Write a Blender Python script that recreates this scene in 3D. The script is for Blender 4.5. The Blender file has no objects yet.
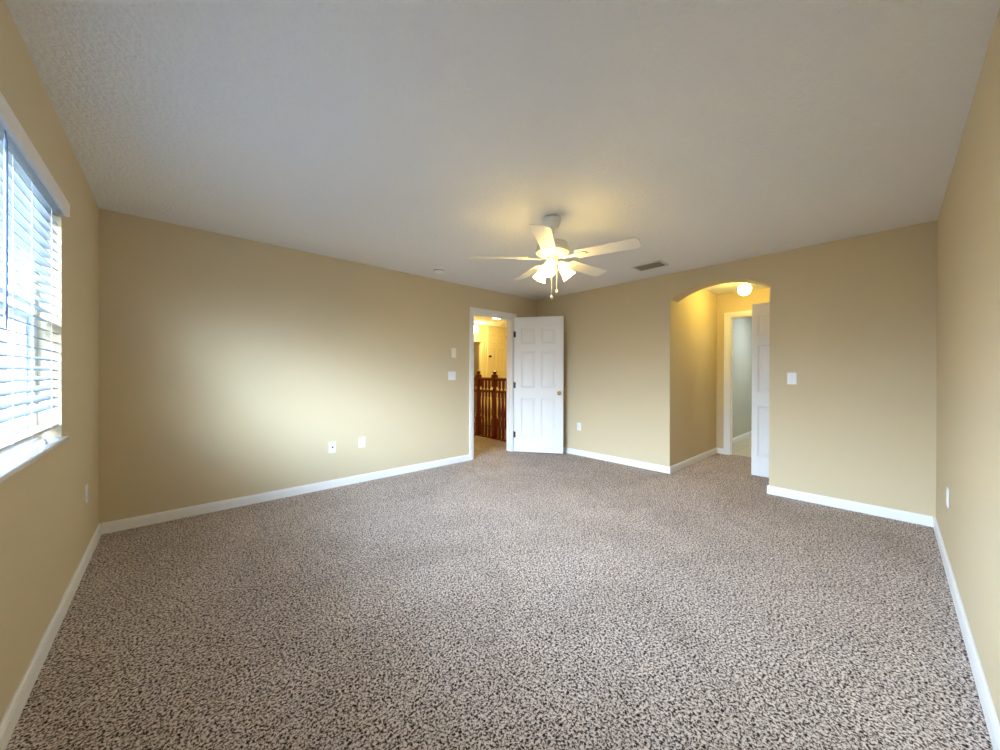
import bpy, bmesh, math, random
from mathutils import Vector, Matrix
random.seed(7)
S = bpy.context.scene
COL = S.collection
R = math.radians
PI = math.pi

# ------------------------------------------------------------------ camera, world, exposure
XL, XB, YA, YR, H = -0.4123, 4.478, 3.9972, -0.2382, 2.44
YAW, PITCH, ROLL, CAMH, FPX = 0.8312, -0.0023, 0.0027, 1.2082, 357.78
cd = bpy.data.cameras.new('camera')
cam = bpy.data.objects.new('camera', cd)
COL.objects.link(cam)
cd.sensor_width = 36.0
cd.sensor_fit = 'HORIZONTAL'
cd.lens = 36.0 * FPX / 1000.0
cd.clip_start = 0.01
d = Vector((math.cos(YAW) * math.cos(PITCH), math.sin(YAW) * math.cos(PITCH), math.sin(PITCH)))
rt0 = Vector((math.sin(YAW), -math.cos(YAW), 0))
up0 = rt0.cross(d)
rt = math.cos(ROLL) * rt0 + math.sin(ROLL) * up0
up = -math.sin(ROLL) * rt0 + math.cos(ROLL) * up0
cam.matrix_world = Matrix(((rt.x, up.x, -d.x, 0), (rt.y, up.y, -d.y, 0), (rt.z, up.z, -d.z, CAMH), (0, 0, 0, 1)))
S.camera = cam

SKY = 1.0           # open sky strength
HAZE, HAZE_POW = 62.0, 0.3
HAZE_DIR = (-0.90, -0.30, 0.15)
HAZE_Z, HAZE_W = 0.38, 0.27
FAN = 14.0          # glow of the fan's lamp shades
GLOBE = 42.0        # glow of the hall globe
LANDING = 62.0      # glow of the landing lamps
S.view_settings.view_transform = 'Standard'
S.view_settings.look = 'None'
S.view_settings.exposure = 1.02
S.view_settings.gamma = 1.0
S.view_settings.use_curve_mapping = False
S.cycles.max_bounces = 14
S.cycles.diffuse_bounces = 9
S.cycles.transparent_max_bounces = 12
S.cycles.sample_clamp_indirect = 8.0
S.cycles.use_denoising = True
S.cycles.caustics_reflective = False
S.cycles.caustics_refractive = False

W = bpy.data.worlds.new('sky')
S.world = W
W.use_nodes = True
wn = W.node_tree
wn.nodes.clear()
wo = wn.nodes.new('ShaderNodeOutputWorld')
wb = wn.nodes.new('ShaderNodeBackground')
wt = wn.nodes.new('ShaderNodeTexCoord')
ws = wn.nodes.new('ShaderNodeSeparateXYZ')
wr = wn.nodes.new('ShaderNodeValToRGB')
wr.color_ramp.elements[0].position = 0.0
wr.color_ramp.elements[0].color = (0.77, 0.885, 1.0, 1)
wr.color_ramp.elements[1].position = 0.8
wr.color_ramp.elements[1].color = (0.55, 0.76, 1.0, 1)
wn.links.new(wt.outputs['Generated'], ws.inputs[0])
wn.links.new(ws.outputs['Z'], wr.inputs[0])
# bright haze round the veiled sun, low over the window side
sd = Vector(HAZE_DIR).normalized()
dt = wn.nodes.new('ShaderNodeVectorMath')
dt.operation = 'DOT_PRODUCT'
dt.inputs[1].default_value = sd
cl = wn.nodes.new('ShaderNodeMath')
cl.operation = 'MAXIMUM'
cl.inputs[1].default_value = 0.0
pw = wn.nodes.new('ShaderNodeMath')
pw.operation = 'POWER'
pw.inputs[1].default_value = HAZE_POW
ma = wn.nodes.new('ShaderNodeMath')
ma.operation = 'MULTIPLY_ADD'
ma.inputs[1].default_value = HAZE
ma.inputs[2].default_value = SKY
wn.links.new(wt.outputs['Generated'], dt.inputs[0])
wn.links.new(dt.outputs['Value'], cl.inputs[0])
wn.links.new(cl.outputs[0], pw.inputs[0])
b1 = wn.nodes.new('ShaderNodeMath')       # the haze lies in a band above the horizon
b1.operation = 'SUBTRACT'
b1.inputs[1].default_value = HAZE_Z
b2 = wn.nodes.new('ShaderNodeMath')
b2.operation = 'DIVIDE'
b2.inputs[1].default_value = HAZE_W
b3 = wn.nodes.new('ShaderNodeMath')
b3.operation = 'MULTIPLY'
b4 = wn.nodes.new('ShaderNodeMath')
b4.operation = 'MULTIPLY'
b4.inputs[1].default_value = -1.0
b5 = wn.nodes.new('ShaderNodeMath')
b5.operation = 'EXPONENT'
b6 = wn.nodes.new('ShaderNodeMath')
b6.operation = 'MULTIPLY'
wn.links.new(ws.outputs['Z'], b1.inputs[0])
wn.links.new(b1.outputs[0], b2.inputs[0])
wn.links.new(b2.outputs[0], b3.inputs[0])
wn.links.new(b2.outputs[0], b3.inputs[1])
wn.links.new(b3.outputs[0], b4.inputs[0])
wn.links.new(b4.outputs[0], b5.inputs[0])
wn.links.new(b5.outputs[0], b6.inputs[0])
wn.links.new(pw.outputs[0], b6.inputs[1])
wn.links.new(b6.outputs[0], ma.inputs[0])
wn.links.new(ma.outputs[0], wb.inputs['Strength'])
wn.links.new(wr.outputs[0], wb.inputs['Color'])
wn.links.new(wb.outputs[0], wo.inputs['Surface'])

# ------------------------------------------------------------------ materials
def base(name):
    m = bpy.data.materials.new(name)
    m.use_nodes = True
    nt = m.node_tree
    return m, nt, nt.nodes['Principled BSDF']

def mat(name, col, rough=0.5, metal=0.0, bump=None, spec=0.5, var=0.0):
    """plain surface; bump = (noise scale, strength, distance, detail)"""
    m, nt, p = base(name)
    p.inputs['Base Color'].default_value = (*col, 1)
    p.inputs['Roughness'].default_value = rough
    p.inputs['Metallic'].default_value = metal
    p.inputs['Specular IOR Level'].default_value = spec
    tc = nt.nodes.new('ShaderNodeTexCoord')
    if var:
        n = nt.nodes.new('ShaderNodeTexNoise')
        n.inputs['Scale'].default_value = 3.0
        n.inputs['Detail'].default_value = 4.0
        r = nt.nodes.new('ShaderNodeValToRGB')
        r.color_ramp.elements[0].color = (*[c * (1 - var) for c in col], 1)
        r.color_ramp.elements[1].color = (*[min(1, c * (1 + var)) for c in col], 1)
        nt.links.new(tc.outputs['Object'], n.inputs['Vector'])
        nt.links.new(n.outputs['Fac'], r.inputs[0])
        nt.links.new(r.outputs[0], p.inputs['Base Color'])
    if bump:
        n = nt.nodes.new('ShaderNodeTexNoise')
        n.inputs['Scale'].default_value = bump[0]
        n.inputs['Detail'].default_value = bump[3]
        b = nt.nodes.new('ShaderNodeBump')
        b.inputs['Strength'].default_value = bump[1]
        b.inputs['Distance'].default_value = bump[2]
        nt.links.new(tc.outputs['Object'], n.inputs['Vector'])
        nt.links.new(n.outputs['Fac'], b.inputs['Height'])
        nt.links.new(b.outputs[0], p.inputs['Normal'])
    return m

def glow(name, col, strength, body=(0.9, 0.9, 0.88)):
    m, nt, p = base(name)
    p.inputs['Base Color'].default_value = (*body, 1)
    p.inputs['Roughness'].default_value = 0.3
    p.inputs['Emission Color'].default_value = (*col, 1)
    p.inputs['Emission Strength'].default_value = strength
    return m

def carpet_mat():
    m, nt, p = base('carpet')
    L = nt.links.new
    tc = nt.nodes.new('ShaderNodeTexCoord')
    n1 = nt.nodes.new('ShaderNodeTexNoise')
    n1.inputs['Scale'].default_value = 112.0
    n1.inputs['Detail'].default_value = 3.0
    n1.inputs['Roughness'].default_value = 0.66
    n1.inputs['Distortion'].default_value = 0.6
    L(tc.outputs['Object'], n1.inputs['Vector'])
    r1 = nt.nodes.new('ShaderNodeValToRGB')
    e = r1.color_ramp.elements
    e[0].position, e[0].color = 0.385, (0.030, 0.020, 0.017, 1)
    e[1].position, e[1].color = 0.59, (0.92, 0.81, 0.765, 1)
    for pos, c in ((0.435, (0.10, 0.072, 0.062, 1)), (0.475, (0.36, 0.305, 0.28, 1)), (0.52, (0.72, 0.62, 0.58, 1))):
        x = e.new(pos)
        x.color = c
    L(n1.outputs['Fac'], r1.inputs[0])
    # worn and vacuumed patches in the pile
    n2 = nt.nodes.new('ShaderNodeTexNoise')
    n2.inputs['Scale'].default_value = 1.7
    n2.inputs['Detail'].default_value = 5.0
    n2.inputs['Roughness'].default_value = 0.6
    n2.inputs['Distortion'].default_value = 0.8
    L(tc.outputs['Object'], n2.inputs['Vector'])
    r2 = nt.nodes.new('ShaderNodeValToRGB')
    r2.color_ramp.elements[0].position, r2.color_ramp.elements[0].color = 0.3, (0.80, 0.79, 0.78, 1)
    r2.color_ramp.elements[1].position, r2.color_ramp.elements[1].color = 0.7, (1.0, 1.0, 1.0, 1)
    L(n2.outputs['Fac'], r2.inputs[0])
    mx = nt.nodes.new('ShaderNodeMix')
    mx.data_type = 'RGBA'
    mx.blend_type = 'MULTIPLY'
    mx.inputs[0].default_value = 1.0
    L(r1.outputs[0], mx.inputs[6])
    L(r2.outputs[0], mx.inputs[7])
    L(mx.outputs[2], p.inputs['Base Color'])
    p.inputs['Roughness'].default_value = 1.0
    p.inputs['Specular IOR Level'].default_value = 0.05
    b = nt.nodes.new('ShaderNodeBump')
    b.inputs['Strength'].default_value = 0.7
    b.inputs['Distance'].default_value = 0.012
    L(n1.outputs['Fac'], b.inputs['Height'])
    L(b.outputs[0], p.inputs['Normal'])
    return m

def tile_mat():
    m, nt, p = base('floor_tile')
    tc = nt.nodes.new('ShaderNodeTexCoord')
    b = nt.nodes.new('ShaderNodeTexBrick')
    b.offset = 0.0
    b.inputs['Color1'].default_value = (0.62, 0.54, 0.40, 1)
    b.inputs['Color2'].default_value = (0.58, 0.51, 0.38, 1)
    b.inputs['Mortar'].default_value = (0.42, 0.37, 0.29, 1)
    b.inputs['Scale'].default_value = 1.0
    b.inputs['Brick Width'].default_value = 0.33
    b.inputs['Row Height'].default_value = 0.33
    b.inputs['Mortar Size'].default_value = 0.004
    nt.links.new(tc.outputs['Object'], b.inputs['Vector'])
    nt.links.new(b.outputs['Color'], p.inputs['Base Color'])
    p.inputs['Roughness'].default_value = 0.3
    return m

def wood_mat():
    m, nt, p = base('cherry_wood')
    tc = nt.nodes.new('ShaderNodeTexCoord')
    n = nt.nodes.new('ShaderNodeTexNoise')
    n.inputs['Scale'].default_value = 9.0
    n.inputs['Detail'].default_value = 4.0
    mp = nt.nodes.new('ShaderNodeMapping')
    mp.inputs['Scale'].default_value = (6, 6, 0.6)
    r = nt.nodes.new('ShaderNodeValToRGB')
    r.color_ramp.elements[0].color = (0.075, 0.007, 0.004, 1)
    r.color_ramp.elements[1].color = (0.22, 0.018, 0.010, 1)
    nt.links.new(tc.outputs['Object'], mp.inputs['Vector'])
    nt.links.new(mp.outputs[0], n.inputs['Vector'])
    nt.links.new(n.outputs['Fac'], r.inputs[0])
    nt.links.new(r.outputs[0], p.inputs['Base Color'])
    p.inputs['Roughness'].default_value = 0.28
    return m

def glass_mat():
    m = bpy.data.materials.new('window_glass')
    m.use_nodes = True
    nt = m.node_tree
    nt.nodes.clear()
    o = nt.nodes.new('ShaderNodeOutputMaterial')
    t = nt.nodes.new('ShaderNodeBsdfTransparent')
    t.inputs['Color'].default_value = (0.95, 0.98, 1.0, 1)
    g = nt.nodes.new('ShaderNodeBsdfGlossy')
    g.inputs['Roughness'].default_value = 0.02
    lw = nt.nodes.new('ShaderNodeLayerWeight')
    lw.inputs['Blend'].default_value = 0.5
    f0 = nt.nodes.new('ShaderNodeMath')
    f0.operation = 'POWER'
    f0.inputs[1].default_value = 5.0
    nt.links.new(lw.outputs['Facing'], f0.inputs[0])
    f = nt.nodes.new('ShaderNodeMath')
    f.operation = 'MULTIPLY_ADD'
    f.inputs[1].default_value = 0.35
    f.inputs[2].default_value = 0.03
    nt.links.new(f0.outputs[0], f.inputs[0])
    mx = nt.nodes.new('ShaderNodeMixShader')
    nt.links.new(f.outputs[0], mx.inputs[0])
    nt.links.new(t.outputs[0], mx.inputs[1])
    nt.links.new(g.outputs[0], mx.inputs[2])
    nt.links.new(mx.outputs[0], o.inputs['Surface'])
    return m

PAINT = (0.635, 0.542, 0.372)
M = dict(
    wall=mat('tan_wall_paint', PAINT, 0.75, bump=(140, 0.12, 0.004, 2), spec=0.25),
    ceil=mat('textured_ceiling_paint', (0.80, 0.80, 0.81), 0.9, bump=(50, 0.7, 0.012, 4), spec=0.1),
    trim=mat('white_trim_paint', (0.84, 0.85, 0.87), 0.38, spec=0.4),
    door=mat('white_door_paint', (0.80, 0.81, 0.83), 0.42, bump=(90, 0.06, 0.002, 3), spec=0.4),
    carpet=carpet_mat(),
    tile=tile_mat(),
    wood=wood_mat(),
    glass=glass_mat(),
    brass=mat('polished_brass', (0.80, 0.60, 0.28), 0.22, 1.0),
    dark=mat('dark_bronze_hinge', (0.05, 0.04, 0.035), 0.4, 0.8),
    black=mat('black_socket_hole', (0.012, 0.012, 0.012), 0.6),
    plate=mat('white_plastic_plate', (0.86, 0.87, 0.90), 0.35),
    ivory=mat('ivory_plastic', (0.85, 0.80, 0.69), 0.4),
    slat=mat('dimmed_blind_slat', (0.26, 0.29, 0.335), 0.5),  # white slats coloured dark grey-blue, to tone down the daylight on them
    rail=mat('white_blind_rail', (0.82, 0.84, 0.88), 0.4),
    valance=mat('white_blind_valance', (0.85, 0.82, 0.80), 0.45),
    cord=mat('white_cord', (0.86, 0.88, 0.92), 0.7),
    wand=mat('clear_blue_wand', (0.20, 0.27, 0.45), 0.2),
    vinyl=mat('white_window_vinyl', (0.78, 0.84, 0.92), 0.4),
    sill=mat('polished_white_sill', (0.84, 0.86, 0.90), 0.10, spec=0.6, var=0.03),
    fanw=mat('white_fan_enamel', (0.76, 0.75, 0.72), 0.38),
    blade=mat('white_fan_blade', (0.86, 0.83, 0.76), 0.45, var=0.02),
    vent=mat('beige_vent_metal', (0.62, 0.58, 0.50), 0.5),
    louvre=mat('dark_grey_louvre', (0.27, 0.255, 0.23), 0.45),
    bath=mat('blue_grey_wall_paint', (0.52, 0.51, 0.43), 0.7),
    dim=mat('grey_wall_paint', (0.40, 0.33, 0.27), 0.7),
    land=mat('yellow_cream_wall_paint', (0.74, 0.62, 0.30), 0.75, spec=0.2),
    landoor=mat('cream_door_paint', (0.80, 0.72, 0.50), 0.5),
    ground=mat('pale_ground', (0.11, 0.12, 0.10), 0.9, var=0.2),
    shade=glow('lit_frosted_shade', (1.0, 0.70, 0.20), FAN),
    bulb=glow('lit_bulb', (1.0, 0.72, 0.25), FAN * 3.2),
    globe=glow('lit_globe_glass', (1.0, 0.73, 0.15), GLOBE),
    lamp=glow('lit_dome_glass', (1.0, 0.76, 0.26), LANDING),
)

# ------------------------------------------------------------------ mesh helpers
class MB:
    def __init__(s):
        s.bm = bmesh.new()

    def add(s, verts, faces, mtx=None):
        vs = [s.bm.verts.new(mtx @ Vector(v) if mtx else v) for v in verts]
        for f in faces:
            try:
                s.bm.faces.new([vs[i] for i in f])
            except ValueError:
                pass
        return s

    def box(s, a, b, mtx=None, bev=0.0):
        x0, y0, z0 = [min(p, q) for p, q in zip(a, b)]
        x1, y1, z1 = [max(p, q) for p, q in zip(a, b)]
        v = [(x0, y0, z0), (x1, y0, z0), (x1, y1, z0), (x0, y1, z0), (x0, y0, z1), (x1, y0, z1), (x1, y1, z1), (x0, y1, z1)]
        f = [(0, 3, 2, 1), (4, 5, 6, 7), (0, 1, 5, 4), (1, 2, 6, 5), (2, 3, 7, 6), (3, 0, 4, 7)]
        if not bev:
            return s.add(v, f, mtx)
        t = bmesh.new()
        vs = [t.verts.new(p) for p in v]
        for q in f:
            t.faces.new([vs[i] for i in q])
        bmesh.ops.bevel(t, geom=list(t.edges), offset=bev, segments=2, profile=0.5, affect='EDGES')
        t.verts.index_update()
        s.add([tuple(p.co) for p in t.verts], [[p.index for p in q.verts] for q in t.faces], mtx)
        t.free()
        return s

    def prism(s, pts, h0, h1, place):
        """closed outline pts (u, v) pushed from h0 to h1; place(u, v, h) -> xyz"""
        n = len(pts)
        v = [place(u, w, h0) for u, w in pts] + [place(u, w, h1) for u, w in pts]
        f = [list(range(n))[::-1], list(range(n, 2 * n))]
        f += [(i, (i + 1) % n, n + (i + 1) % n, n + i) for i in range(n)]
        return s.add(v, f)

    def lathe(s, prof, seg=32, mtx=None, closed=True):
        """profile (radius, z) turned about z"""
        v, f, k = [], [], len(prof)
        for i in range(seg):
            a = 2 * PI * i / seg
            v += [(r * math.cos(a), r * math.sin(a), z) for r, z in prof]
        for i in range(seg):
            j = (i + 1) % seg
            for q in range(k - 1):
                f.append((i * k + q, j * k + q, j * k + q + 1, i * k + q + 1))
        if closed:
            f.append([i * k for i in range(seg)][::-1])
            f.append([i * k + k - 1 for i in range(seg)])
        return s.add(v, f, mtx)

    def tube(s, path, r, seg=10):
        path = [Vector(p) for p in path]
        v, f, n = [], [], len(path)
        for i, p in enumerate(path):
            t = (path[min(i + 1, n - 1)] - path[max(i - 1, 0)]).normalized()
            a = t.orthogonal().normalized() if i == 0 else (a - t * a.dot(t)).normalized()
            b = t.cross(a)
            rr = r[i] if isinstance(r, (list, tuple)) else r
            v += [tuple(p + a * rr * math.cos(2 * PI * k / seg) + b * rr * math.sin(2 * PI * k / seg)) for k in range(seg)]
        for i in range(n - 1):
            for k in range(seg):
                f.append((i * seg + k, i * seg + (k + 1) % seg, (i + 1) * seg + (k + 1) % seg, (i + 1) * seg + k))
        f.append(list(range(seg))[::-1])
        f.append(list(range((n - 1) * seg, n * seg)))
        return s.add(v, f)

    def build(s, name, m, parent=None, smooth=False, loc=None, rz=0.0):
        bmesh.ops.remove_doubles(s.bm, verts=s.bm.verts, dist=1e-6)
        bmesh.ops.recalc_face_normals(s.bm, faces=s.bm.faces)
        me = bpy.data.meshes.new(name)
        s.bm.to_mesh(me)
        s.bm.free()
        me.materials.append(M[m] if isinstance(m, str) else m)
        if smooth:
            for p in me.polygons:
                p.use_smooth = True
            me.set_sharp_from_angle(angle=R(38))
        o = bpy.data.objects.new(name, me)
        COL.objects.link(o)
        if parent:
            o.parent = parent
        if loc:
            o.location = loc
        o.rotation_euler.z = rz
        return o

def tag(o, label, cat, group=None):
    o['label'] = label
    o['category'] = cat
    if group:
        o['group'] = group
    return o

def empty(name, loc, label, cat, group=None, rz=0.0):
    o = bpy.data.objects.new(name, None)
    o.empty_display_size = 0.1
    COL.objects.link(o)
    o.location = loc
    o.rotation_euler.z = rz
    return tag(o, label, cat, group)

def struct(o):
    o['kind'] = 'structure'
    return o

def T(x, y, z, ax=None, ang=0.0):
    m = Matrix.Translation((x, y, z))
    return m @ Matrix.Rotation(ang, 4, ax) if ax else m

# ------------------------------------------------------------------ room shell
WT = 0.12
TB = 0.24                                  # thickness of the arched wall
WY0, WY1, WZ0, WZ1 = 0.955, 2.785, 0.872, 2.068    # window opening
WX = -0.575                                # outer face of window wall
DX0, DX1, DZ = 3.131, 3.912, 2.085         # doorway in the back wall
AY0, AY1, AZS, AZT = 0.842, 1.830, 2.122, 2.266    # arch opening
HX = 6.20                                  # end of the hall
HB = YA + WT
LY = 7.0                                   # far wall of the landing

f = MB()
f.box((WX, -0.36, -0.15), (HX + 0.06, HB, 0))
f.box((2.8, HB, -0.15), (4.49, LY, 0))
f.box((5.34, HB, -0.15), (6.9, LY, 0))
f.box((4.9, LY, -0.15), (6.9, 9.1, 0))
struct(f.build('floor', 'carpet'))
struct(MB().box((HX + 0.06, 0.2, -0.15), (9.1, 2.02, -0.002)).build('floor_bathroom', 'tile'))

struct(MB().box((WX, -0.36, H), (HX + 0.06, HB, H + 0.12)).build('ceiling', 'ceil'))
struct(MB().box((2.8, HB, H), (6.9, 9.1, H + 0.12)).build('ceiling_landing', 'ceil'))
struct(MB().box((HX + 0.06, 0.2, H), (9.1, 2.02, H + 0.12)).build('ceiling_bathroom', 'ceil'))

w = MB()
w.box((WX, -0.36, 0), (XL, WY0, H))
w.box((WX, WY1, 0), (XL, HB, H))
w.box((WX, WY0, 0), (XL, WY1, WZ0))
w.box((WX, WY0, WZ1), (XL, WY1, H))
struct(w.build('wall_left', 'wall'))

w = MB()
w.box((XL, YA, 0), (DX0, HB, H))
w.box((DX1, YA, 0), (6.9, HB, H))
w.box((DX0, YA, DZ), (DX1, HB, H))
struct(w.build('wall_back', 'wall'))

# arched wall: outline in (y, z)
yc, half, rise = (AY0 + AY1) / 2, (AY1 - AY0) / 2, AZT - AZS
rad = (half * half + rise * rise) / (2 * rise)
zc = AZT - rad
a0 = math.asin(half / rad)
arc = [(yc + rad * math.sin(a), zc + rad * math.cos(a)) for a in [a0 - 2 * a0 * i / 28 for i in range(29)]]
out = [(YR, 0), (AY0, 0)] + arc[::-1] + [(AY1, 0), (YA, 0), (YA, H), (YR, H)]
struct(MB().prism(out, XB, XB + TB, lambda u, v, h: (h, u, v)).build('wall_far', 'wall'))
struct(MB().box((XL, YR - WT, 0), (HX + 0.06, YR, H)).build('wall_right', 'wall'))

# short hall behind the arch
HR = 0.30
struct(MB().box((XB + TB, AY1, 0), (HX, AY1 + WT, H)).build('wall_hall_left', 'wall'))
BY0, BY1, BZ = 0.895, 1.660, 2.080         # bathroom doorway
w = MB()
w.box((HX, BY1, 0), (HX + WT, 2.02, H))
w.box((HX, YR, 0), (HX + WT, BY0, H))
w.box((HX, BY0, BZ), (HX + WT, BY1, H))
struct(w.build('wall_hall_end', 'wall'))
CX0, CX1 = 5.085, 5.855                    # closet doorway in the right side of the hall
w = MB()
w.box((XB + TB, HR - WT, 0), (CX0, HR, H))
w.box((CX1, HR - WT, 0), (HX, HR, H))
w.box((CX0, HR - WT, 2.08), (CX1, HR, H))
struct(w.build('wall_hall_right', 'wall'))
# bathroom
w = MB()
w.box((HX + WT, 1.90, 0), (9.1, 2.02, H))
w.box((9.0, 0.32, 0), (9.1, 1.90, H))
w.box((HX + WT, 0.2, 0), (9.1, 0.32, H))
struct(w.build('wall_bathroom', 'bath'))

# landing and stairwell
DY0, DY1 = 5.02, 5.775                     # doorway at the far side of the landing
w = MB()
w.box((2.8, LY, 0), (4.49, LY + WT, H))
w.box((4.49, LY, -1.4), (5.34, LY + WT, H))
w.box((DY1, LY, 0), (6.9, LY + WT, H))
w.box((5.0, LY, 2.035), (DY1, LY + WT, H))
struct(w.build('wall_landing_far', 'land'))
w = MB()
w.box((4.9, LY + WT, 0), (5.0, 9.1, H))
w.box((6.8, LY + WT, 0), (6.9, 9.1, H))
w.box((5.0, 9.0, 0), (6.8, 9.1, H))
struct(w.build('wall_den', 'dim'))
struct(MB().box((2.8, HB, 0), (2.9, LY, H)).build('wall_landing_left', 'land'))
struct(MB().box((6.8, HB, 0), (6.9, LY, H)).build('wall_landing_right', 'land'))
w = MB()
w.box((4.39, HB, -1.4), (4.49, LY, -0.15))
w.box((5.34, HB, -1.4), (5.44, LY, -0.15))
w.box((4.49, HB - 0.1, -1.4), (5.34, HB, 0))
struct(w.build('wall_stairwell', 'land'))
st = MB()
for k in range(7):
    y = HB + 0.3 + k * 0.36
    st.box((4.49, y, -1.4), (5.34, LY if k == 6 else y + 0.36, -1.4 + 0.19 * (k + 1)), bev=0.008)
st.box((4.49, HB, -1.5), (5.34, LY, -1.4))
struct(st.build('floor_stairs', 'carpet'))
struct(MB().box((-60, -60, -3.2), (60, 60, -3.0)).build('ground', 'ground'))

# ------------------------------------------------------------------ baseboards and casings
BBH = 0.083
def baseboard(name, p0, p1, n):
    """moulded board from p0 to p1 (xy), its face towards n"""
    p0, p1, n = Vector(p0), Vector(p1), Vector(n)
    L = (p1 - p0).length
    dr = (p1 - p0) / L
    prof = [(0, 0), (0.014, 0), (0.014, BBH - 0.022), (0.0115, BBH - 0.016), (0.0105, BBH - 0.008), (0.006, BBH - 0.001), (0.004, BBH), (0, BBH)]
    m = MB().prism(prof, 0, L, lambda u, v, h: (p0.x + dr.x * h + n.x * u, p0.y + dr.y * h + n.y * u, v))
    return struct(m.build(name, 'trim'))

CW = 0.066
baseboard('baseboard_left', (XL, YR + 0.014), (XL, YA), (1, 0))
baseboard('baseboard_back', (XL + 0.014, YA), (DX0 - CW, YA), (0, -1))
baseboard('baseboard_back_corner', (DX1 + CW, YA), (XB, YA), (0, -1))
baseboard('baseboard_far', (XB, AY1 - 0.014), (XB, YA - 0.014), (-1, 0))
baseboard('baseboard_far_right', (XB, YR + 0.014), (XB, AY0 + 0.014), (-1, 0))
baseboard('baseboard_right', (XL, YR), (XB, YR), (0, 1))
baseboard('baseboard_arch_left', (XB, AY1), (HX - 0.014, AY1), (0, -1))
baseboard('baseboard_arch_right', (XB, AY0), (XB + TB, AY0), (0, 1))
baseboard('baseboard_hall_end', (HX, BY1 + CW), (HX, AY1), (-1, 0))
baseboard('baseboard_hall_right', (XB + TB, HR), (CX0 - CW, HR), (0, 1))
baseboard('baseboard_bathroom', (HX + WT, 1.90), (9.0, 1.90), (0, -1))
baseboard('baseboard_landing_left', (2.9, HB), (2.9, LY), (1, 0))

def casing(name, u0, u1, zt, face, depth, place, m='trim', bottom=0.0):
    """door casing: two legs, a head, jamb boards and a stop. place(u, h, z) -> xyz, h = distance out of the wall face"""
    b = MB()
    def bx(ua, ub, ha, hb, za, zb):
        pa, pb = place(ua, ha, za), place(ub, hb, zb)
        b.box(pa, pb, bev=0.0018)
    for h0, h1, a in ((0, 0.012, 1.0), (0.012, 0.018, 0.62)):
        k = CW * (1 - a)
        bx(u0 - CW + 0, u0 - k, h0, h1, bottom, zt + CW)
        bx(u1 + k, u1 + CW, h0, h1, bottom, zt + CW)
        bx(u0 - k, u1 + k, h0, h1, zt + k, zt + CW)
    bx(u0, u0 + 0.016, -depth, 0.001, bottom, zt)
    bx(u1 - 0.016, u1, -depth, 0.001, bottom, zt)
    bx(u0 + 0.016, u1 - 0.016, -depth, 0.001, zt - 0.016, zt)
    for ua, ub in ((u0 + 0.016, u0 + 0.027), (u1 - 0.027, u1 - 0.016)):
        bx(ua, ub, -0.075, -0.04, bottom, zt - 0.016)
    bx(u0 + 0.027, u1 - 0.027, -0.075, -0.04, zt - 0.027, zt - 0.016)
    return struct(b.build(name, m))

casing('trim_1', DX0, DX1, DZ, YA, WT, lambda u, h, z: (u, YA - h, z))
casing('trim_2', BY0, BY1, BZ, HX, WT, lambda u, h, z: (HX - h, u, z))
casing('trim_3', CX0, CX1, 2.08, HR, WT, lambda u, h, z: (u, HR + h, z))
casing('trim_4', 5.02, DY1, 2.035, LY, WT, lambda u, h, z: (u, LY - h, z), 'landoor')

# ------------------------------------------------------------------ panelled doors
def knob(b_name, parent, x, y, z, sgn, m='brass'):
    k = MB()
    prof = [(0.0, 0), (0.030, 0), (0.031, 0.004), (0.026, 0.009), (0.011, 0.012), (0.010, 0.028), (0.020, 0.036), (0.0265, 0.046), (0.0255, 0.056), (0.016, 0.064), (0.0, 0.066)]
    k.lathe(prof, 24, T(x, y, z, 'X', R(90) * (1 if sgn < 0 else -1)), closed=False)
    return k.build(b_name, m, parent, smooth=True)

def panel_door(name, w, h, m='door', st=0.112, mu=0.090):
    """leaf from x 0 (hinge edge) to w, thickness y -0.035..0, six raised panels on both faces"""
    t = 0.035
    b = MB()
    cw = (w - 2 * st - mu) / 2
    rows = [(0.0, 0.225), (0.825, 0.985), (1.545, 1.655), (1.895, h)]
    b.box((0, -t, 0), (st, 0, h), bev=0.0015)
    b.box((w - st, -t, 0), (w, 0, h), bev=0.0015)
    for z0, z1 in rows:
        b.box((st, -t, z0), (w - st, 0, z1))
    for i in range(3):
        z0, z1 = rows[i][1], rows[i + 1][0]
        b.box((st + cw, -t, z0), (st + cw + mu, 0, z1))
        for x0 in (st, st + cw + mu):
            x1 = x0 + cw
            b.box((x0, -t + 0.010, z0), (x1, -0.010, z1))
            for s in (0, 1):
                yf, yi = (0 if s == 0 else -t), (-0.010 if s == 0 else -t + 0.010)
                # sloped moulding round the opening
                k = 0.014
                o4 = [(x0, z0), (x1, z0), (x1, z1), (x0, z1)]
                i4 = [(x0 + k, z0 + k), (x1 - k, z0 + k), (x1 - k, z1 - k), (x0 + k, z1 - k)]
                b.add([(p, yf, q) for p, q in o4] + [(p, yi, q) for p, q in i4], [(q, (q + 1) % 4, 4 + (q + 1) % 4, 4 + q) for q in range(4)])
                # raised field with a sloped border
                g, e = 0.022, 0.030
                yr = yf + (-0.003 if s == 0 else 0.003)
                a4 = [(x0 + g, z0 + g), (x1 - g, z0 + g), (x1 - g, z1 - g), (x0 + g, z1 - g)]
                c4 = [(x0 + g + e, z0 + g + e), (x1 - g - e, z0 + g + e), (x1 - g - e, z1 - g - e), (x0 + g + e, z1 - g - e)]
                b.add([(p, yi, q) for p, q in a4] + [(p, yr, q) for p, q in c4], [(q, (q + 1) % 4, 4 + (q + 1) % 4, 4 + q) for q in range(4)] + [(4, 5, 6, 7)])
    return b.build(name, m)

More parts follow.
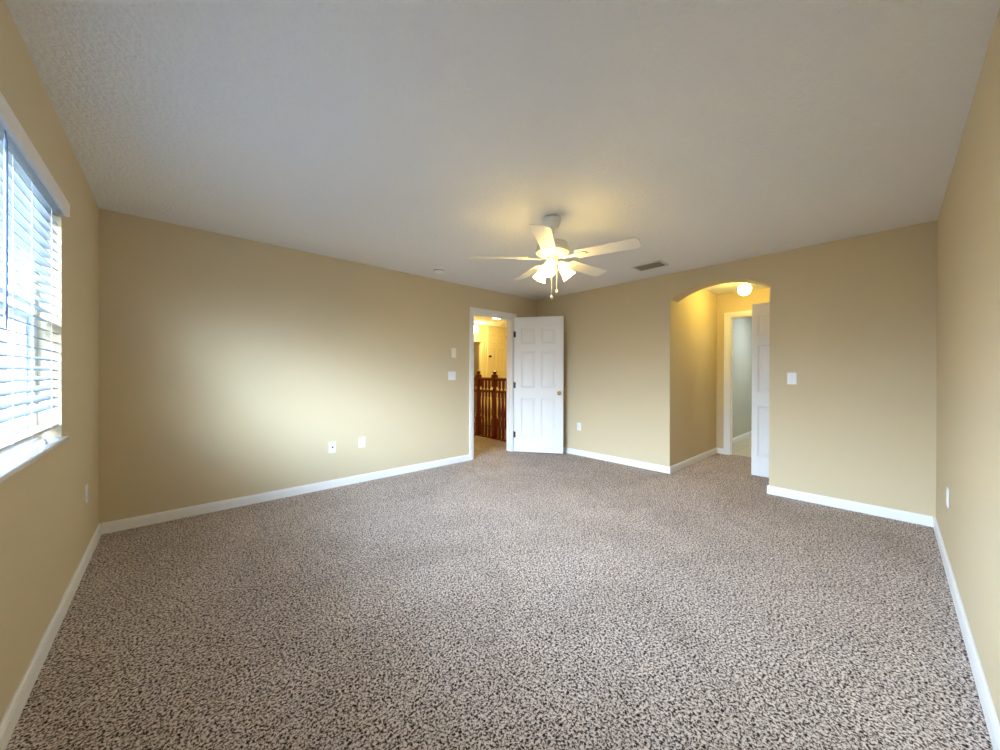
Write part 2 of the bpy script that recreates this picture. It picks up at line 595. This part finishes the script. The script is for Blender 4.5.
def hinges(parent, zs, x, y, m='dark'):
    for z in zs:
        k = MB()
        k.lathe([(0.0065, -0.045), (0.0065, 0.045)], 12, T(x, y, z))
        k.lathe([(0.0045, 0.045), (0.008, 0.047), (0.004, 0.053)], 12, T(x, y, z))
        k.box((x, y - 0.002, z - 0.044), (x + 0.030, y + 0.001, z + 0.044))
        k.build('hinge', m, parent, smooth=True)

# bedroom door standing open towards the corner; its local +y face is turned to the far wall, -y to the room
d1 = struct(panel_door('door_1', 0.748, 2.062))
d1.location = (3.9055, YA - 0.050, 0.020)
ang = math.atan2(3.325 - 3.971, 4.350 - 3.888)
d1.rotation_euler.z = ang
hinges(d1, (0.26, 1.02, 1.80), -0.004, -0.037)
knob('door_knob', d1, 0.748 - 0.062, -0.035, 0.905, -1)
knob('door_knob', d1, 0.748 - 0.062, 0.0, 0.905, 1)
lt = MB().box((0.7482, -0.028, 0.875), (0.750, -0.007, 0.935)).build('latch_plate', 'brass', d1)

# closet door standing open across the hall
d2 = struct(panel_door('door_2', 0.765, 2.035, st=0.058, mu=0.075))
d2.location = (5.066, 0.365, 0.016)
d2.rotation_euler.z = R(90)
d2.location = (5.100, 0.365, 0.016)
# (rotated by 90 degrees the local -y side looks along +x, so swing it round to show the panels to the room)
hinges(d2, (0.26, 1.02, 1.80), -0.004, -0.037)

# narrow cream door at the far side of the landing
d3 = struct(panel_door('door_3', 0.665, 2.03, 'landoor'))
d3.location = (5.93, LY - 0.004, 0.352)
knob('door_knob', d3, 0.06, -0.035, 1.31, -1, 'dark')
hinges(d3, (0.26, 1.83), 0.655, -0.038)
b = MB()
b.box((5.865, LY - 0.02, 0.30), (5.926, LY, 2.436), bev=0.002)
b.box((6.60, LY - 0.02, 0.30), (6.66, LY, 2.436), bev=0.002)
b.box((5.926, LY - 0.02, 2.388), (6.60, LY, 2.436), bev=0.002)
b.box((5.865, LY - 0.06, 0.30), (6.66, LY, 0.345), bev=0.004)
struct(b.build('trim_5', 'landoor'))

# ------------------------------------------------------------------ window and blind
win = MB()
fx0, fx1 = -0.560, -0.488
fz0 = WZ0 + 0.02
fr = 0.045
ymid = (WY0 + WY1) / 2
win.box((fx0, WY0, fz0), (fx1, WY0 + fr, WZ1), bev=0.002)
win.box((fx0, WY1 - fr, fz0), (fx1, WY1, WZ1), bev=0.002)
win.box((fx0, WY0 + fr, WZ1 - fr), (fx1, WY1 - fr, WZ1), bev=0.002)
win.box((fx0, WY0 + fr, fz0), (fx1, WY1 - fr, fz0 + fr), bev=0.002)
window = struct(win.build('window_1', 'vinyl'))
zm = 1.47
for ya, yb in ((WY0 + fr, WY1 - fr),):
    for za, zb, xa in ((fz0 + fr, zm + 0.02, -0.522), (zm - 0.02, WZ1 - fr, -0.550)):
        q = MB()
        s = 0.034
        q.box((xa - 0.012, ya, za), (xa + 0.016, ya + s, zb))
        q.box((xa - 0.012, yb - s, za), (xa + 0.016, yb, zb))
        q.box((xa - 0.012, ya + s, za), (xa + 0.016, yb - s, za + s))
        q.box((xa - 0.012, ya + s, zb - s), (xa + 0.016, yb - s, zb))
        sash = q.build('sash', 'vinyl', window)
        MB().box((xa - 0.002, ya + s, za + s), (xa + 0.002, yb - s, zb - s)).build('pane', 'glass', sash)
struct(MB().box((fx1 + 0.001, WY0 - 0.0, WZ0), (-0.386, WY1 + 0.0, WZ0 + 0.020), bev=0.003).build('window_sill', 'sill'))

blind = empty('window_blind', (-0.44, ymid, WZ0 + 0.02), 'white two inch slatted blind hanging inside the window at left', 'blind')
bl0, bl1 = WY0 + 0.012, WY1 - 0.010
def local(b, name, m, smooth=False):
    o = b.build(name, m, blind, smooth)
    o.matrix_parent_inverse = Matrix.Translation(blind.location).inverted()
    return o
v = MB()
v.prism([(-0.400, 1.988), (-0.384, 1.988), (-0.384, 2.052), (-0.388, 2.060), (-0.392, 2.062), (-0.400, 2.062)], WY0 + 0.004, WY1 - 0.004, lambda a, b_, h: (a, h, b_))
v.box((-0.45, WY1 - 0.012, 1.988), (-0.40, WY1 - 0.004, 2.062))
local(v, 'valance', 'valance')
local(MB().box((-0.478, bl0, 2.016), (-0.415, bl1, 2.060), bev=0.002), 'head_rail', 'rail')
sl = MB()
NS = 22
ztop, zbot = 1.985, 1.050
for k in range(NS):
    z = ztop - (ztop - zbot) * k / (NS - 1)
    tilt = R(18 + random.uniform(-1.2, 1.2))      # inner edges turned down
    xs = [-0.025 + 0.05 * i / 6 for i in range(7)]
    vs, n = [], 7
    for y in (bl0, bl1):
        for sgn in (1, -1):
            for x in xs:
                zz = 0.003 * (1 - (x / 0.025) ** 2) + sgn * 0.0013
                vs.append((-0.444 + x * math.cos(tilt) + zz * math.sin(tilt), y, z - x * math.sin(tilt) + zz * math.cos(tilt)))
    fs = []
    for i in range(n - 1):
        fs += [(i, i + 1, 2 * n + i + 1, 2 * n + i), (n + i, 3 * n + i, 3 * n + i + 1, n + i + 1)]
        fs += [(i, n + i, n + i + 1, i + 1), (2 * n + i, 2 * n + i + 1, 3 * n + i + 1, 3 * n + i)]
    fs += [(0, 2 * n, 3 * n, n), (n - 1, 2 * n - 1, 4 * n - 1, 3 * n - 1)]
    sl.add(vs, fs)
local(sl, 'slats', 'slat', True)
local(MB().box((-0.470, bl0, 0.944), (-0.418, bl1, 0.962), bev=0.006), 'bottom_rail', 'rail', True)
for y in (1.15, 1.46, 1.78, 2.08, 2.31, 2.62):
    c = MB()
    for x in (-0.4165, -0.4715):
        c.tube([(x, y, 2.02), (x, y, 1.5), (x, y, 0.945)], 0.0009, 6)
    local(c, 'ladder_cord', 'cord', True)
c = MB()
c.tube([(-0.402, 1.93, 1.99), (-0.401, 1.93, 1.975), (-0.400, 1.93, 1.955), (-0.400, 1.93, 1.38), (-0.400, 1.93, 1.35)], [0.002, 0.002, 0.0045, 0.004, 0.003], 8)
local(c, 'tilt_wand', 'wand', True)
c = MB()
c.lathe([(0.0, 0.0), (0.012, 0.0), (0.013, 0.010), (0.008, 0.018), (0.004, 0.024), (0.0, 0.025)], 14, T(-0.425, 2.53, WZ0 + 0.0205), closed=False)
tag(c.build('cord_tassel', 'cord', smooth=True), 'small white cord tassel resting on the glossy window sill', 'cord tassel')

# ------------------------------------------------------------------ ceiling fan
FX, FY = 2.195, 1.801
fan = empty('ceiling_fan', (FX, FY, H), 'white five blade ceiling fan with three lit frosted shades', 'ceiling fan')
def fp(b, name, m, parent=None, smooth=True):
    return b.build(name, m, parent or fan, smooth)
fp(MB().lathe([(0.0, 0.0), (0.040, 0.0), (0.040, -0.013), (0.066, -0.014), (0.068, -0.024), (0.064, -0.044), (0.052, -0.076), (0.044, -0.092), (0.020, -0.097), (0.0, -0.097)], 36, closed=False), 'canopy', 'fanw')
fp(MB().lathe([(0.0125, -0.07), (0.0125, -0.20)], 16), 'downrod', 'fanw')
fp(MB().lathe([(0.0, -0.175), (0.030, -0.176), (0.036, -0.190), (0.085, -0.200), (0.118, -0.212), (0.122, -0.226), (0.122, -0.240), (0.130, -0.246), (0.134, -0.262), (0.128, -0.282), (0.100, -0.300), (0.070, -0.308), (0.0, -0.310)], 48, closed=False), 'motor_housing', 'fanw')
BZL = -0.325
PH0 = -1.3159
for k in range(5):
    a = PH0 + k * 2 * PI / 5
    b = MB()
    x0, x1, hw0, hw1, th = 0.195, 0.655, 0.055, 0.068, 0.006
    pts = [(x0, -hw0 + 0.012), (x0 + 0.012, -hw0)]
    pts += [(x1 - 0.034, -hw1)]
    pts += [(x1 - 0.034 + 0.034 * math.sin(t), -hw1 + 0.034 * (1 - math.cos(t))) for t in [R(22), R(45), R(68), R(90)]]
    pts = pts + [(x, -y) for x, y in reversed(pts)]
    mt = Matrix.Rotation(a, 4, 'Z') @ Matrix.Translation((0, 0, BZL)) @ Matrix.Rotation(R(-12), 4, 'X')
    b.prism(pts, -th / 2, th / 2, lambda u, v_, h: tuple(mt @ Vector((u, v_, h))))
    bl = fp(b, 'blade', 'blade', smooth=False)
    i = MB()
    arm = [(0.085, -0.014), (0.15, -0.012), (0.19, -0.024), (0.215, -0.036), (0.255, -0.034), (0.280, -0.016), (0.290, 0.0)]
    arm = arm + [(x, -y) for x, y in reversed(arm[:-1])]
    i.prism(arm, -th / 2 - 0.0045, -th / 2 - 0.0005, lambda u, v_, h: tuple(mt @ Vector((u, v_, h))))
    for sx, sy in ((0.225, 0.02), (0.225, -0.02), (0.265, 0.0)):
        i.lathe([(0.0055, 0.0), (0.0055, -0.0025), (0.0, -0.004)], 8, mt @ Matrix.Translation((sx, sy, -th / 2 - 0.0045)))
    fp(i, 'blade_iron', 'fanw', bl, smooth=False)
fp(MB().lathe([(0.0, -0.306), (0.042, -0.307), (0.044, -0.315), (0.044, -0.335), (0.040, -0.342), (0.046, -0.347), (0.047, -0.360), (0.032, -0.376), (0.012, -0.384), (0.0, -0.392)], 32, closed=False), 'switch_housing', 'fanw')
for k in range(3):
    a = R(-152 + 120 * k)
    ca, sa = math.cos(a), math.sin(a)
    p0 = Vector((ca * 0.040, sa * 0.040, -0.352))
    p1 = Vector((ca * 0.064, sa * 0.064, -0.362))
    ax = Vector((ca * math.sin(R(42)), sa * math.sin(R(38)), -math.cos(R(38))))
    arm = fp(MB().tube([p0, (p0 + p1) / 2 + Vector((0, 0, 0.006)), p1, p1 + ax * 0.012], [0.009, 0.009, 0.011, 0.020], 14), 'lamp_arm', 'fanw')
    mt = Matrix.Translation(p1 + ax * 0.008) @ ax.to_track_quat('Z', 'Y').to_matrix().to_4x4()
    prof = [(0.019, 0.0), (0.026, 0.006), (0.032, 0.024), (0.036, 0.046), (0.039, 0.070), (0.045, 0.094), (0.056, 0.118), (0.0535, 0.118), (0.0425, 0.094), (0.0365, 0.070), (0.0335, 0.046), (0.0295, 0.024), (0.0235, 0.008), (0.0, 0.006)]
    sh = fp(MB().lathe(prof, 32, mt, closed=False), 'lamp_shade', 'shade')
    fp(MB().lathe([(0.0, 0.008), (0.013, 0.010), (0.014, 0.030), (0.024, 0.052), (0.026, 0.064), (0.019, 0.080), (0.0, 0.086)], 18, mt, closed=False), 'bulb', 'bulb', sh)
def chain(dx, dy, z1, n):
    c = MB()
    c.tube([(dx * 0.6, dy * 0.6, -0.36), (dx, dy, -0.40), (dx, dy, (z1 - 0.40) / 2), (dx, dy, z1)], 0.0022, 6)
    o = fp(c, 'pull_chain', 'ivory')
    fp(MB().lathe([(0.0, 0.012), (0.005, 0.010), (0.0105, 0.0), (0.0115, -0.008), (0.007, -0.017), (0.0, -0.019)], 16, T(dx, dy, z1), closed=False), 'pull_knob', 'ivory', o)
rx, ry = math.sin(YAW), -math.cos(YAW)
chain(-0.010 * rx - 0.05 * ry * 0 - 0.035, -0.010 * ry - 0.035, -0.632, 0)
chain(0.038 * rx + 0.02, 0.038 * ry + 0.02, -0.570, 1)

# ------------------------------------------------------------------ ceiling fittings
vent = empty('air_vent', (3.975, 1.852, H), 'beige metal air supply vent with dark louvres in the ceiling', 'air vent')
q = MB()
hx, hy, fw = 0.115, 0.165, 0.022
for a, b2 in (((-hx, -hy), (hx, -hy + fw)), ((-hx, hy - fw), (hx, hy)), ((-hx, -hy + fw), (-hx + fw, hy - fw)), ((hx - fw, -hy + fw), (hx, hy - fw))):
    q.box((a[0], a[1], -0.010), (b2[0], b2[1], 0.0), bev=0.003)
q.build('frame', 'vent', vent)
MB().box((-hx + fw, -hy + fw, -0.0025), (hx - fw, hy - fw, -0.0005)).build('duct_opening', 'black', vent)
q = MB()
for k in range(7):
    x = -0.081 + 0.027 * k
    q.box((-0.0068, -hy + fw, -0.0008), (0.0068, hy - fw, 0.0008), T(x, 0, -0.0085, 'Y', R(6)))
q.build('louvres', 'louvre', vent)

sm = empty('smoke_detector', (2.302, 3.590, H), 'round white smoke detector on the ceiling near the back wall', 'smoke detector')
MB().lathe([(0.0, 0.0), (0.068, 0.0), (0.068, -0.010), (0.060, -0.013), (0.0, -0.013)], 36, closed=False).build('mounting_plate', 'plate', sm, True)
MB().lathe([(0.060, -0.013), (0.057, -0.030), (0.048, -0.038), (0.020, -0.040), (0.0, -0.040)], 36, closed=False).build('cover', 'plate', sm, True)
q = MB()
for k in range(24):
    a = 2 * PI * k / 24
    q.box((-0.0012, -0.005, -0.004), (0.0012, 0.005, 0.004), T(0.0588 * math.cos(a), 0.0588 * math.sin(a), -0.021) @ Matrix.Rotation(a, 4, 'Z'))
q.build('vent_slot', 'black', sm)

def globe_light(name, loc, r, label, m, drop=0.0):
    g = empty(name, (loc[0], loc[1], H), label, 'ceiling light')
    dz = loc[2] - H
    MB().lathe([(0.0, 0.0), (r * 0.72, 0.0), (r * 0.72, -0.012), (r * 0.58, -0.024), (r * 0.55, dz + r * 0.82), (0, dz + r * 0.80)], 32, closed=False).build('fitter', 'fanw', g, True)
    n = 14
    prof = [(r * math.sin(R(32) + (PI - R(32)) * i / n), dz + r * math.cos(R(32) + (PI - R(32)) * i / n)) for i in range(n + 1)]
    MB().lathe([(0, prof[0][1])] + prof, 36, closed=False).build('glass_globe', m, g, True)
    return g
globe_light('globe_light', (5.43, 1.286, 2.306), 0.074, 'lit white globe ceiling light just inside the arched opening', 'globe')

def dome_light(loc, r, label):
    g = empty('dome_light', (loc[0], loc[1], H), label, 'ceiling light')
    MB().lathe([(0.0, 0.0), (r * 1.06, 0.0), (r * 1.06, -0.022), (r * 0.98, -0.028), (0.0, -0.028)], 36, closed=False).build('base_ring', 'brass', g, True)
    MB().lathe([(r * 0.96, -0.028), (r * 0.93, -0.050), (r * 0.75, -0.080), (r * 0.42, -0.098), (0.0, -0.104)], 36, closed=False).build('glass_dome', 'lamp', g, True)
dome_light((4.90, 5.44, H), 0.15, 'lit dome ceiling light over the stairwell beyond the doorway')
globe_light('globe_light', (5.34, 6.75, 2.275), 0.085, 'lit globe ceiling light by the landing wall, left above the railing', 'lamp')
globe_light('globe_light', (6.315, 7.68, 2.00), 0.07, 'small lit globe lamp in the dim room beyond the landing', 'lamp')

# ------------------------------------------------------------------ wall plates
def plate_thing(name, loc, rz, label, cat, w=0.072, h=0.116, kind='outlet', m='plate', group=None):
    """plate in local x (width), z (height), sticking out along -y"""
    e = empty(name, loc, label, cat, group, rz)
    b = MB()
    b.box((-w / 2, -0.006, -h / 2), (w / 2, 0, h / 2), bev=0.0025)
    b.build('cover_plate', m, e)
    if kind == 'outlet':
        for z in (0.0195, -0.0195):
            pts = [(0.0172 * math.cos(t) * 1.0, 0.0172 * math.sin(t) * 0.82) for t in [2 * PI * i / 20 for i in range(20)]]
            q = MB().prism(pts, -0.0082, -0.0058, lambda u, v_, hh: (u, hh, z + v_))
            s = q.build('socket', 'trim', e)
            q = MB()
            for x, l in ((-0.0063, 0.0042), (0.0063, 0.0034)):
                q.box((x - 0.001, -0.0085, z + 0.001 - l), (x + 0.001, -0.0081, z + 0.001 + l))
            q.lathe([(0.0024, 0.0), (0.0024, 0.0004)], 10, T(0, -0.0081, z - 0.0085, 'X', R(90)))
            q.build('slot', 'black', s)
    if kind == 'coax':
        MB().lathe([(0.009, 0.0), (0.009, 0.006), (0.0055, 0.006), (0.0055, 0.014), (0.0, 0.014)], 18, T(0, -0.005, 0, 'X', R(90))).build('cable_jack', 'black', e, True)
    if kind == 'toggle':
        MB().box((-0.006, -0.0072, -0.013), (0.006, -0.0055, 0.013)).build('toggle_slot', 'trim', e)
        MB().box((-0.0045, -0.018, -0.004), (0.0045, -0.005, 0.009), T(0, 0, 0, 'X', R(-14)), bev=0.001).build('toggle', 'plate', e)
    if kind == 'double':
        for x in (-0.024, 0.024):
            MB().box((x - 0.0165, -0.0085, -0.033), (x + 0.0165, -0.0055, 0.033), bev=0.0012).build('rocker', 'trim', e)
    if kind == 'control':
        MB().box((-0.0165, -0.010, -0.038), (0.0165, -0.0055, 0.038), bev=0.002).build('slide_panel', 'ivory', e)
        MB().box((-0.006, -0.016, 0.004), (0.006, -0.0095, 0.018), bev=0.001).build('slide_knob', 'ivory', e)
    for z in ((0.0415, -0.0415) if kind in ('coax',) else (0.0,) if kind == 'outlet' else (0.030, -0.030) if kind == 'toggle' else ()):
        MB().lathe([(0.003, 0.0), (0.003, 0.0007), (0.0, 0.0012)], 10, T(0, -0.006, z, 'X', R(90))).build('screw', 'vent', e, True)
    return e
plate_thing('cable_outlet', (1.243, YA, 0.430), 0, 'white cable jack plate with a black centre, low on the back wall', 'wall outlet', kind='coax')
G = 'white power outlets low on the walls'
plate_thing('power_outlet', (1.557, YA, 0.443), 0, 'white power outlet on the back wall, right beside the cable jack plate', 'wall outlet', group=G)
plate_thing('power_outlet', (XB, 3.148, 0.430), R(-90), 'white power outlet on the far wall between open door and arch', 'wall outlet', group=G)
plate_thing('power_outlet', (3.560, YR, 0.449), R(180), 'white power outlet seen edge on, low on the right wall beside the right corner', 'wall outlet', group=G)
plate_thing('power_outlet', (XL, 3.455, 0.437), R(90), 'white power outlet seen edge on, low on the window wall beside the left corner', 'wall outlet', group=G)
plate_thing('light_switch', (2.769, YA, 1.185), 0, 'wide white double rocker light switch left of the doorway', 'light switch', w=0.118, kind='double')
plate_thing('fan_control', (2.799, YA, 1.493), 0, 'narrow ivory fan control plate above the double light switch', 'fan control', h=0.128, kind='control', m='ivory')
plate_thing('light_switch', (XB, 0.662, 1.174), R(-90), 'white toggle light switch on the far wall right of the arch', 'light switch', kind='toggle')

# ------------------------------------------------------------------ stair railings on the landing
def turned_baluster(x, y, z0, z1, parent, copy=None):
    if copy:
        o = copy.copy()
        COL.objects.link(o)
        o.parent = parent
    else:
        h = z1 - z0
        b = MB()
        b.box((-0.019, -0.019, 0), (0.019, 0.019, h * 0.2), bev=0.002)
        b.box((-0.019, -0.019, h * 0.86), (0.019, 0.019, h), bev=0.002)
        b.lathe([(0.014, h * 0.2), (0.022, h * 0.22), (0.014, h * 0.25), (0.026, h * 0.36), (0.024, h * 0.46), (0.017, h * 0.60), (0.013, h * 0.74), (0.020, h * 0.80), (0.013, h * 0.82), (0.019, h * 0.86)], 12)
        o = b.build('baluster', 'wood', parent, True)
    o.location = (x, y, z0)
    return o

def newel(x, y, z0, z1, parent):
    h = z1 - z0
    b = MB()
    b.box((-0.046, -0.046, 0), (0.046, 0.046, h * 0.30), bev=0.004)
    b.lathe([(0.044, h * 0.30), (0.046, h * 0.32), (0.030, h * 0.35), (0.040, h * 0.45), (0.036, h * 0.58), (0.028, h * 0.70), (0.042, h * 0.725), (0.030, h * 0.74), (0.044, h * 0.76)], 20)
    b.box((-0.046, -0.046, h * 0.76), (0.046, 0.046, h - 0.085), bev=0.004)
    b.lathe([(0.050, h - 0.085), (0.052, h - 0.075), (0.030, h - 0.066), (0.028, h - 0.058), (0.040, h - 0.036), (0.036, h - 0.014), (0.014, h)], 20)
    o = b.build('newel_post', 'wood', parent, True)
    o.location = (x, y, z0)
    return o

def handrail(x, y0, y1, z, parent):
    prof = [(-0.020, z - 0.06), (0.020, z - 0.06), (0.024, z - 0.04), (0.036, z - 0.028), (0.036, z - 0.012), (0.020, z), (-0.020, z), (-0.036, z - 0.012), (-0.036, z - 0.028), (-0.024, z - 0.04)]
    return MB().prism(prof, y0, y1, lambda u, v_, h: (x + u, h, v_)).build('handrail', 'wood', parent)

def railing(x, y0, y1, z0, z, nodes, step, label, posts):
    e = empty('stair_railing', (x, (y0 + y1) / 2, z0), label, 'railing')
    ox, oy = x, (y0 + y1) / 2
    handrail(0, y0 - oy, y1 - oy, z - z0, e)
    MB().box((-0.045, y0 - oy, 0.0), (0.045, y1 - oy, 0.022), bev=0.003).build('shoe_rail', 'wood', e)
    for y, zt in posts:
        newel(0, y - oy, 0.0, zt - z0, e)
    first = None
    n = int((y1 - y0) / step)
    for k in range(n):
        y = y0 + (k + 0.5) * step
        if any(abs(y - p) < 0.07 for p, _ in posts):
            continue
        o = turned_baluster(0, y - oy, 0.022, z - z0 - 0.055, e, first)
        first = first or o
    return e
railing(4.44, HB + 0.02, 6.9, 0.0, 1.145, 0, 0.098, 'cherry wood railing with two newel posts on the landing beyond the doorway', ((5.495, 1.275), (5.014, 1.275)))
railing(5.40, HB + 0.02, 6.8, 0.0, 0.845, 0, 0.11, 'lower cherry wood railing on the opposite side of the stairwell', ())

# ------------------------------------------------------------------ added bathroom fill light and daylight portal
def area(name, loc, rot, sx, sy, energy, col):
    l = bpy.data.lights.new(name, 'AREA')
    l.shape = 'RECTANGLE'
    l.size, l.size_y = sx, sy
    l.energy = energy
    l.color = col
    o = bpy.data.objects.new(name, l)
    COL.objects.link(o)
    o.location = loc
    o.rotation_euler = rot
    return o
area('bathroom_fill_light', (7.8, 1.0, H - 0.02), (0, 0, 0), 0.5, 0.5, 13, (0.82, 0.93, 1.0))  # unseen light added under the ceiling, stands in for daylight in the bathroom
po = area('window_portal', (WX + 0.005, ymid, (WZ0 + WZ1) / 2), (0, R(-90), 0), WZ1 - WZ0, WY1 - WY0, 1, (1, 1, 1))
po.data.cycles.is_portal = True
